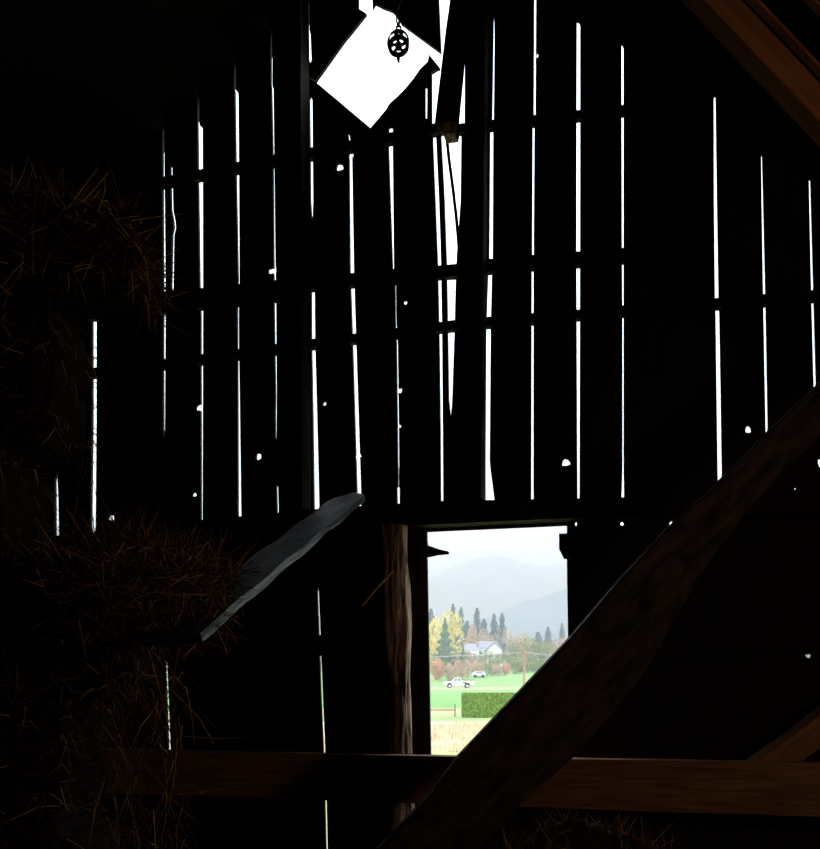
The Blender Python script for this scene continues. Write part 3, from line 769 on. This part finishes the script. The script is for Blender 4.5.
for px, yt, w, mm, d, lb in ((437, 657, 28, 'orange', 188, 'orange shrub at the left jamb behind the road'), (451, 662, 22, 'rust', 184, 'rusty shrub behind the pickup'), (464, 659, 26, 'rust', 190, 'rusty brown shrub right behind the pickup bed'),
                      (477, 660, 22, 'pink', 200, 'pale tan shrub below the houses'), (489, 659, 22, 'olive', 208, 'olive shrub below the white gable'), (496, 663, 16, 'rust', 206, 'small rusty shrub left of the red one'),
                      (506, 662, 16, 'orange', 209, 'vivid orange-red shrub left of the utility pole'), (518, 655, 20, 'olive', 218, 'tall olive shrub beside the utility pole'), (530, 661, 22, 'olive', 228, 'green shrub right of the utility pole'),
                      (545, 662, 22, 'olive', 226, 'olive shrub at the edge of the brace')):
    tree('shrub', lb, 'shrub', mm, px, yt, 672, d, w, g, 'shrub')
# trees seen only through the slits
for i, (px, mm, kd) in enumerate([(120, 'fir', 'slim'), (155, 'olive', 'round'), (178, 'rust', 'round'), (210, 'fir', 'slim'), (300, 'olive', 'round'), (322, 'rust', 'round'), (345, 'fir', 'slim'), (398, 'olive', 'round'), (410, 'fir', 'slim'),
                                  (590, 'rust', 'round'), (612, 'fir', 'slim'), (640, 'olive', 'round'), (800, 'olive', 'round'), (825, 'rust', 'round')]):
    tree('broadleaf_tree' if kd == 'round' else 'conifer_tree', 'distant tree glimpsed between the wall boards away from the opening', kd, mm, px, 640, 668, 262, 26 if kd == 'round' else 12, 'distant trees behind the wall boards')

# houses
def house(px0, px1, pyw, pyr, d, label, gable_front):
    x0, x1 = xx(px0, d), xx(px1, d); z0 = gz(d)-.3; zw = EYE+(HY-pyw)/F*d; zr = EYE+(HY-pyr)/F*d; W2 = x1-x0; dp = 9
    root = empty('house', ((x0+x1)/2, d, z0)); tag(root, label, 'house')
    a = W2/2
    bm = bmesh.new()
    if gable_front: prism(bm, [(-a, 0), (a, 0), (a, zw-z0), (0, zr-z0), (-a, zw-z0)], 0, dp)
    else: box(bm, -a, a, 0, dp, 0, zw-z0)
    link('house_walls', bm, M['white'], root)
    bm = bmesh.new(); e = .4
    if gable_front:
        prism(bm, [(-a-e, zw-z0-.25), (0, zr-z0+.05), (a+e, zw-z0-.25), (a+e, zw-z0+.05), (0, zr-z0+.4), (-a-e, zw-z0+.05)], -.4, dp+.4)
    else:
        v = [bm.verts.new(p) for p in ((-a-e, -e, zw-z0), (a+e, -e, zw-z0), (a+e, dp+e, zw-z0), (-a-e, dp+e, zw-z0), (-a+1, dp/2, zr-z0), (a-1, dp/2, zr-z0))]
        for f in ((0, 1, 5, 4), (1, 2, 5), (2, 3, 4, 5), (3, 0, 4), (3, 2, 1, 0)): bm.faces.new([v[i] for i in f])
    link('house_roof', bm, M['roofg'], root)
    for x in (-a*.5, a*.4):
        bm = bmesh.new(); box(bm, x-.5, x+.5, -.05, .02, 1.0+max(0, (zw-z0)-3.4), 2.3+max(0, (zw-z0)-3.4)); link('window', bm, M['glass'], root)
house(464, 479, 650, 643, 278, 'white house with wide grey hipped roof behind the spruce', False)
house(474, 500, 648, 640.5, 305, 'long pale house with grey roof behind the gabled one', False)
house(487, 502, 650, 643, 272, 'small white gabled house beyond the field', True)
# white shed/van near the shrubs
def van(px, py, d, label, s=1.0):
    root = empty('parked_van', (xx(px, d), d, gz(d))); tag(root, label, 'vehicle')
    bm = bmesh.new(); prism(bm, [(-2*s, .4), (2*s, .4), (2*s, 1.2*s), (1.6*s, 1.8*s), (-1.2*s, 1.9*s), (-1.9*s, 1.3*s)], 0, 1.7); link('body', bm, M['white'], root)
    for x in (-1.2*s, 1.2*s):
        bm = bmesh.new(); lathe(bm, [(.36, -.1), (.36, .1), (.05, .1), (.05, -.1)], 14, 'y', (x, 0, .36)); link('wheel', bm, M['tyre'], root)
    bm = bmesh.new(); prism(bm, [(-1.1*s, 1.3*s), (1.3*s, 1.3*s), (1.1*s, 1.65*s), (-.9*s, 1.7*s)], -.02, .01); link('side_window', bm, M['glass'], root)
van(479, 668, 197, 'small white parked vehicle among the shrubs below the houses', .72)
house(553, 562, 657, 651, 271, 'small white building at the edge of the brace', True)

# pickup
d = 159.5
tr = empty('pickup_truck', (xx(443.5, d), d, gz(160))); tag(tr, 'white pickup truck driving left along the road', 'truck')
def X(px): return xx(px, d)-xx(443.5, d)
Wd = 1.85
bm = bmesh.new()
out = [(.05, .55), (.02, .95), (.12, 1.12), (1.55, 1.2), (2.2, 1.22), (5.35, 1.2), (5.45, 1.15), (5.45, .62), (4.75, .55), (4.65, .85), (4.2, .98), (3.75, .85), (3.7, .5), (1.6, .48), (1.5, .82), (1.1, .96), (.7, .82), (.6, .5)]
prism(bm, out, 0, Wd); bmesh.ops.triangulate(bm, faces=[f for f in bm.faces if len(f.verts) > 4]); link('truck_body', bm, M['white'], tr)
bm = bmesh.new(); prism(bm, [(1.45, 1.19), (2.05, 1.78), (3.05, 1.82), (3.3, 1.2)], .06, Wd-.06); link('cab', bm, M['white'], tr)
for pts in ([(1.72, 1.24), (2.12, 1.7), (2.45, 1.72), (2.45, 1.24)], [(2.53, 1.24), (2.53, 1.72), (2.98, 1.73), (3.14, 1.24)]):
    bm = bmesh.new(); prism(bm, pts, .045, .07); link('side_window', bm, M['glass'], tr)
for x in (1.1, 4.2):
    for y in (.1, Wd-.1):
        bm = bmesh.new(); lathe(bm, [(.39, -.12), (.39, .12), (.22, .12), (.22, -.12)], 20, 'y', (x, y, .39)); w_ = link('wheel', bm, M['tyre'], tr)
        bm = bmesh.new(); lathe(bm, [(.22, -.09), (.22, .09), (.02, .09), (.02, -.09)], 16, 'y', (x, y, .39)); link('hubcap', bm, M['hub'], w_)
bm = bmesh.new(); box(bm, -.05, .08, .02, Wd-.02, .5, .64); link('bumper', bm, M['hub'], tr)
bm = bmesh.new(); box(bm, 5.42, 5.55, .02, Wd-.02, .52, .66); link('bumper', bm, M['hub'], tr)
bm = bmesh.new(); box(bm, 3.5, 5.3, .12, Wd-.12, 1.12, 1.225); link('bed_liner', bm, M['tyre'], tr)

# utility poles and wires
def upole(px, d, label):
    z0 = gz(d)-.05; h = EYE+(HY-651)/F*158-z0
    root = empty('utility_pole', (xx(px, d), d, z0)); tag(root, label, 'pole')
    bm = bmesh.new(); tube(bm, [(0, 0, 0), (0, 0, h)], .19, 10, .15); link('pole_shaft', bm, M['pole'], root)
    bm = bmesh.new(); box(bm, -.8, .8, -.12, -.02, h-.5, h-.36); link('crossarm', bm, M['pole'], root)
    return Vector((xx(px, d), d-.07, z0+h-.34))
p1 = upole(524, 156, 'reddish utility pole standing beside the road'); p0 = upole(120, 156, 'utility pole far to the left of the opening'); p2 = upole(760, 156, 'utility pole far to the right of the opening')
for q0, q1, lb in ((p0, p1, 'wire running left from the utility pole'), (p1, p2, 'wire running right from the utility pole')):
    for dx in (-.7, .7):
        bm = bmesh.new(); pts = [q0.lerp(q1, i/16)+Vector((dx, 0, -1.1*4*(i/16)*(1-i/16))) for i in range(17)]
        tube(bm, pts, .022, 4); tag(link('power_wire', bm, M['hub']), lb, 'wire', 'power wires, '+lb.split()[2]+' span')
# little fence
fr = empty('field_fence', (xx(430, 72), 72, gz(72))); tag(fr, 'low brown rail fence left of the hedge', 'fence')
x0 = xx(430, 72)
bm = bmesh.new(); tube(bm, [(-8, 0, .52), (xx(455, 72)-x0, 0, .52)], .06, 6); link('fence_rail', bm, M['pole'], fr)
for px in (455, 425, 395, 360):
    bm = bmesh.new(); tube(bm, [(xx(px, 72)-x0, 0, -.15), (xx(px, 72)-x0, 0, .98)], .05, 6); link('fence_post', bm, M['bark'], fr)

# mountains
def ridge(name, d, prof, depth, kind_seed):
    bm = bmesh.new(); rows = []
    nx, ny = 90, 14
    for j in range(ny+1):
        k = j/ny; row = []
        for i in range(nx+1):
            px = -500+2000*i/nx; y = d+depth*k
            top = lerp_tab(prof, px)[0]; hh = EYE+(HY-top)/F*(d+depth)
            x = xx(px, d+depth)
            z = 8+(hh-8)*(k**.9)*(1+.10*noise.noise(Vector((x*.004, k*3+kind_seed, 0)))*(1 if k < 1 else .3))
            z += 18*noise.noise(Vector((x*.012, k*7, kind_seed)))*k
            row.append(bm.verts.new((x, y, z)))
        rows.append(row)
    for A, B in zip(rows, rows[1:]):
        for i in range(nx): bm.faces.new((A[i], A[i+1], B[i+1], B[i]))
    back = [bm.verts.new((v.co.x, v.co.y+200, -20)) for v in rows[-1]]
    for i in range(nx): bm.faces.new((rows[-1][i], rows[-1][i+1], back[i+1], back[i]))
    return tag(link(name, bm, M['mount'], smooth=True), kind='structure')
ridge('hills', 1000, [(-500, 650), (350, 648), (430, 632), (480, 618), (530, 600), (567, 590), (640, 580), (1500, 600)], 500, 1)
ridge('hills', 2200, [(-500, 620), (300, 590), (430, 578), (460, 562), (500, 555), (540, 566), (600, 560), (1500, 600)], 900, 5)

# haze lying in the valley
m = bpy.data.materials.new('valley_haze'); m.use_nodes = True; nt = m.node_tree; nt.nodes.clear()
vo = nt.nodes.new('ShaderNodeVolumeScatter'); vo.inputs['Color'].default_value = (.93, .97, 1, 1); vo.inputs['Density'].default_value = .0012
ou = nt.nodes.new('ShaderNodeOutputMaterial'); nt.links.new(vo.outputs[0], ou.inputs['Volume'])
bm = bmesh.new(); box(bm, -3000, 3000, 30, 3600, -60, 420)
tag(link('valley_haze', bm, m), 'pale bluish haze lying over the valley in front of the mountains', 'haze', kind='stuff')

# ------------------------------------------------------------------ light
w = bpy.data.worlds.new('World'); bpy.context.scene.world = w; w.use_nodes = True
bg = w.node_tree.nodes['Background']; bg.inputs[0].default_value = (.80, .92, 1, 1); bg.inputs[1].default_value = 3.5
sun = bpy.data.lights.new('sun', 'SUN'); sun.energy = 1.3; sun.angle = math.radians(12); sun.color = (1, .9, .72)
so = bpy.data.objects.new('sun', sun); C.objects.link(so); so.rotation_euler = (math.radians(48), 0, math.radians(-28))
lp = bpy.data.lights.new('warm_fill', 'POINT'); lp.energy = 24; lp.color = (1, .66, .38); lp.shadow_soft_size = .15
lo_ = bpy.data.objects.new('unseen_warm_fill', lp); C.objects.link(lo_); lo_.location = (2.3, .6, 1.5)  # added warm fill out of view, brightens the interior timbers

cam = bpy.data.cameras.new('cam'); co = bpy.data.objects.new('cam', cam); C.objects.link(co)
co.location = (0, 0, EYE); co.rotation_euler = (math.pi/2, 0, 0)
cam.sensor_fit = 'HORIZONTAL'; cam.sensor_width = 36; cam.lens = F/820*36
cam.shift_y = (HY-424.5)/820; cam.clip_start = .05; cam.clip_end = 8000
sc = bpy.context.scene; sc.camera = co
sc.view_settings.view_transform = 'Standard'; sc.view_settings.look = 'None'; sc.view_settings.gamma = 1; sc.view_settings.exposure = 0
sc.view_settings.use_curve_mapping = False
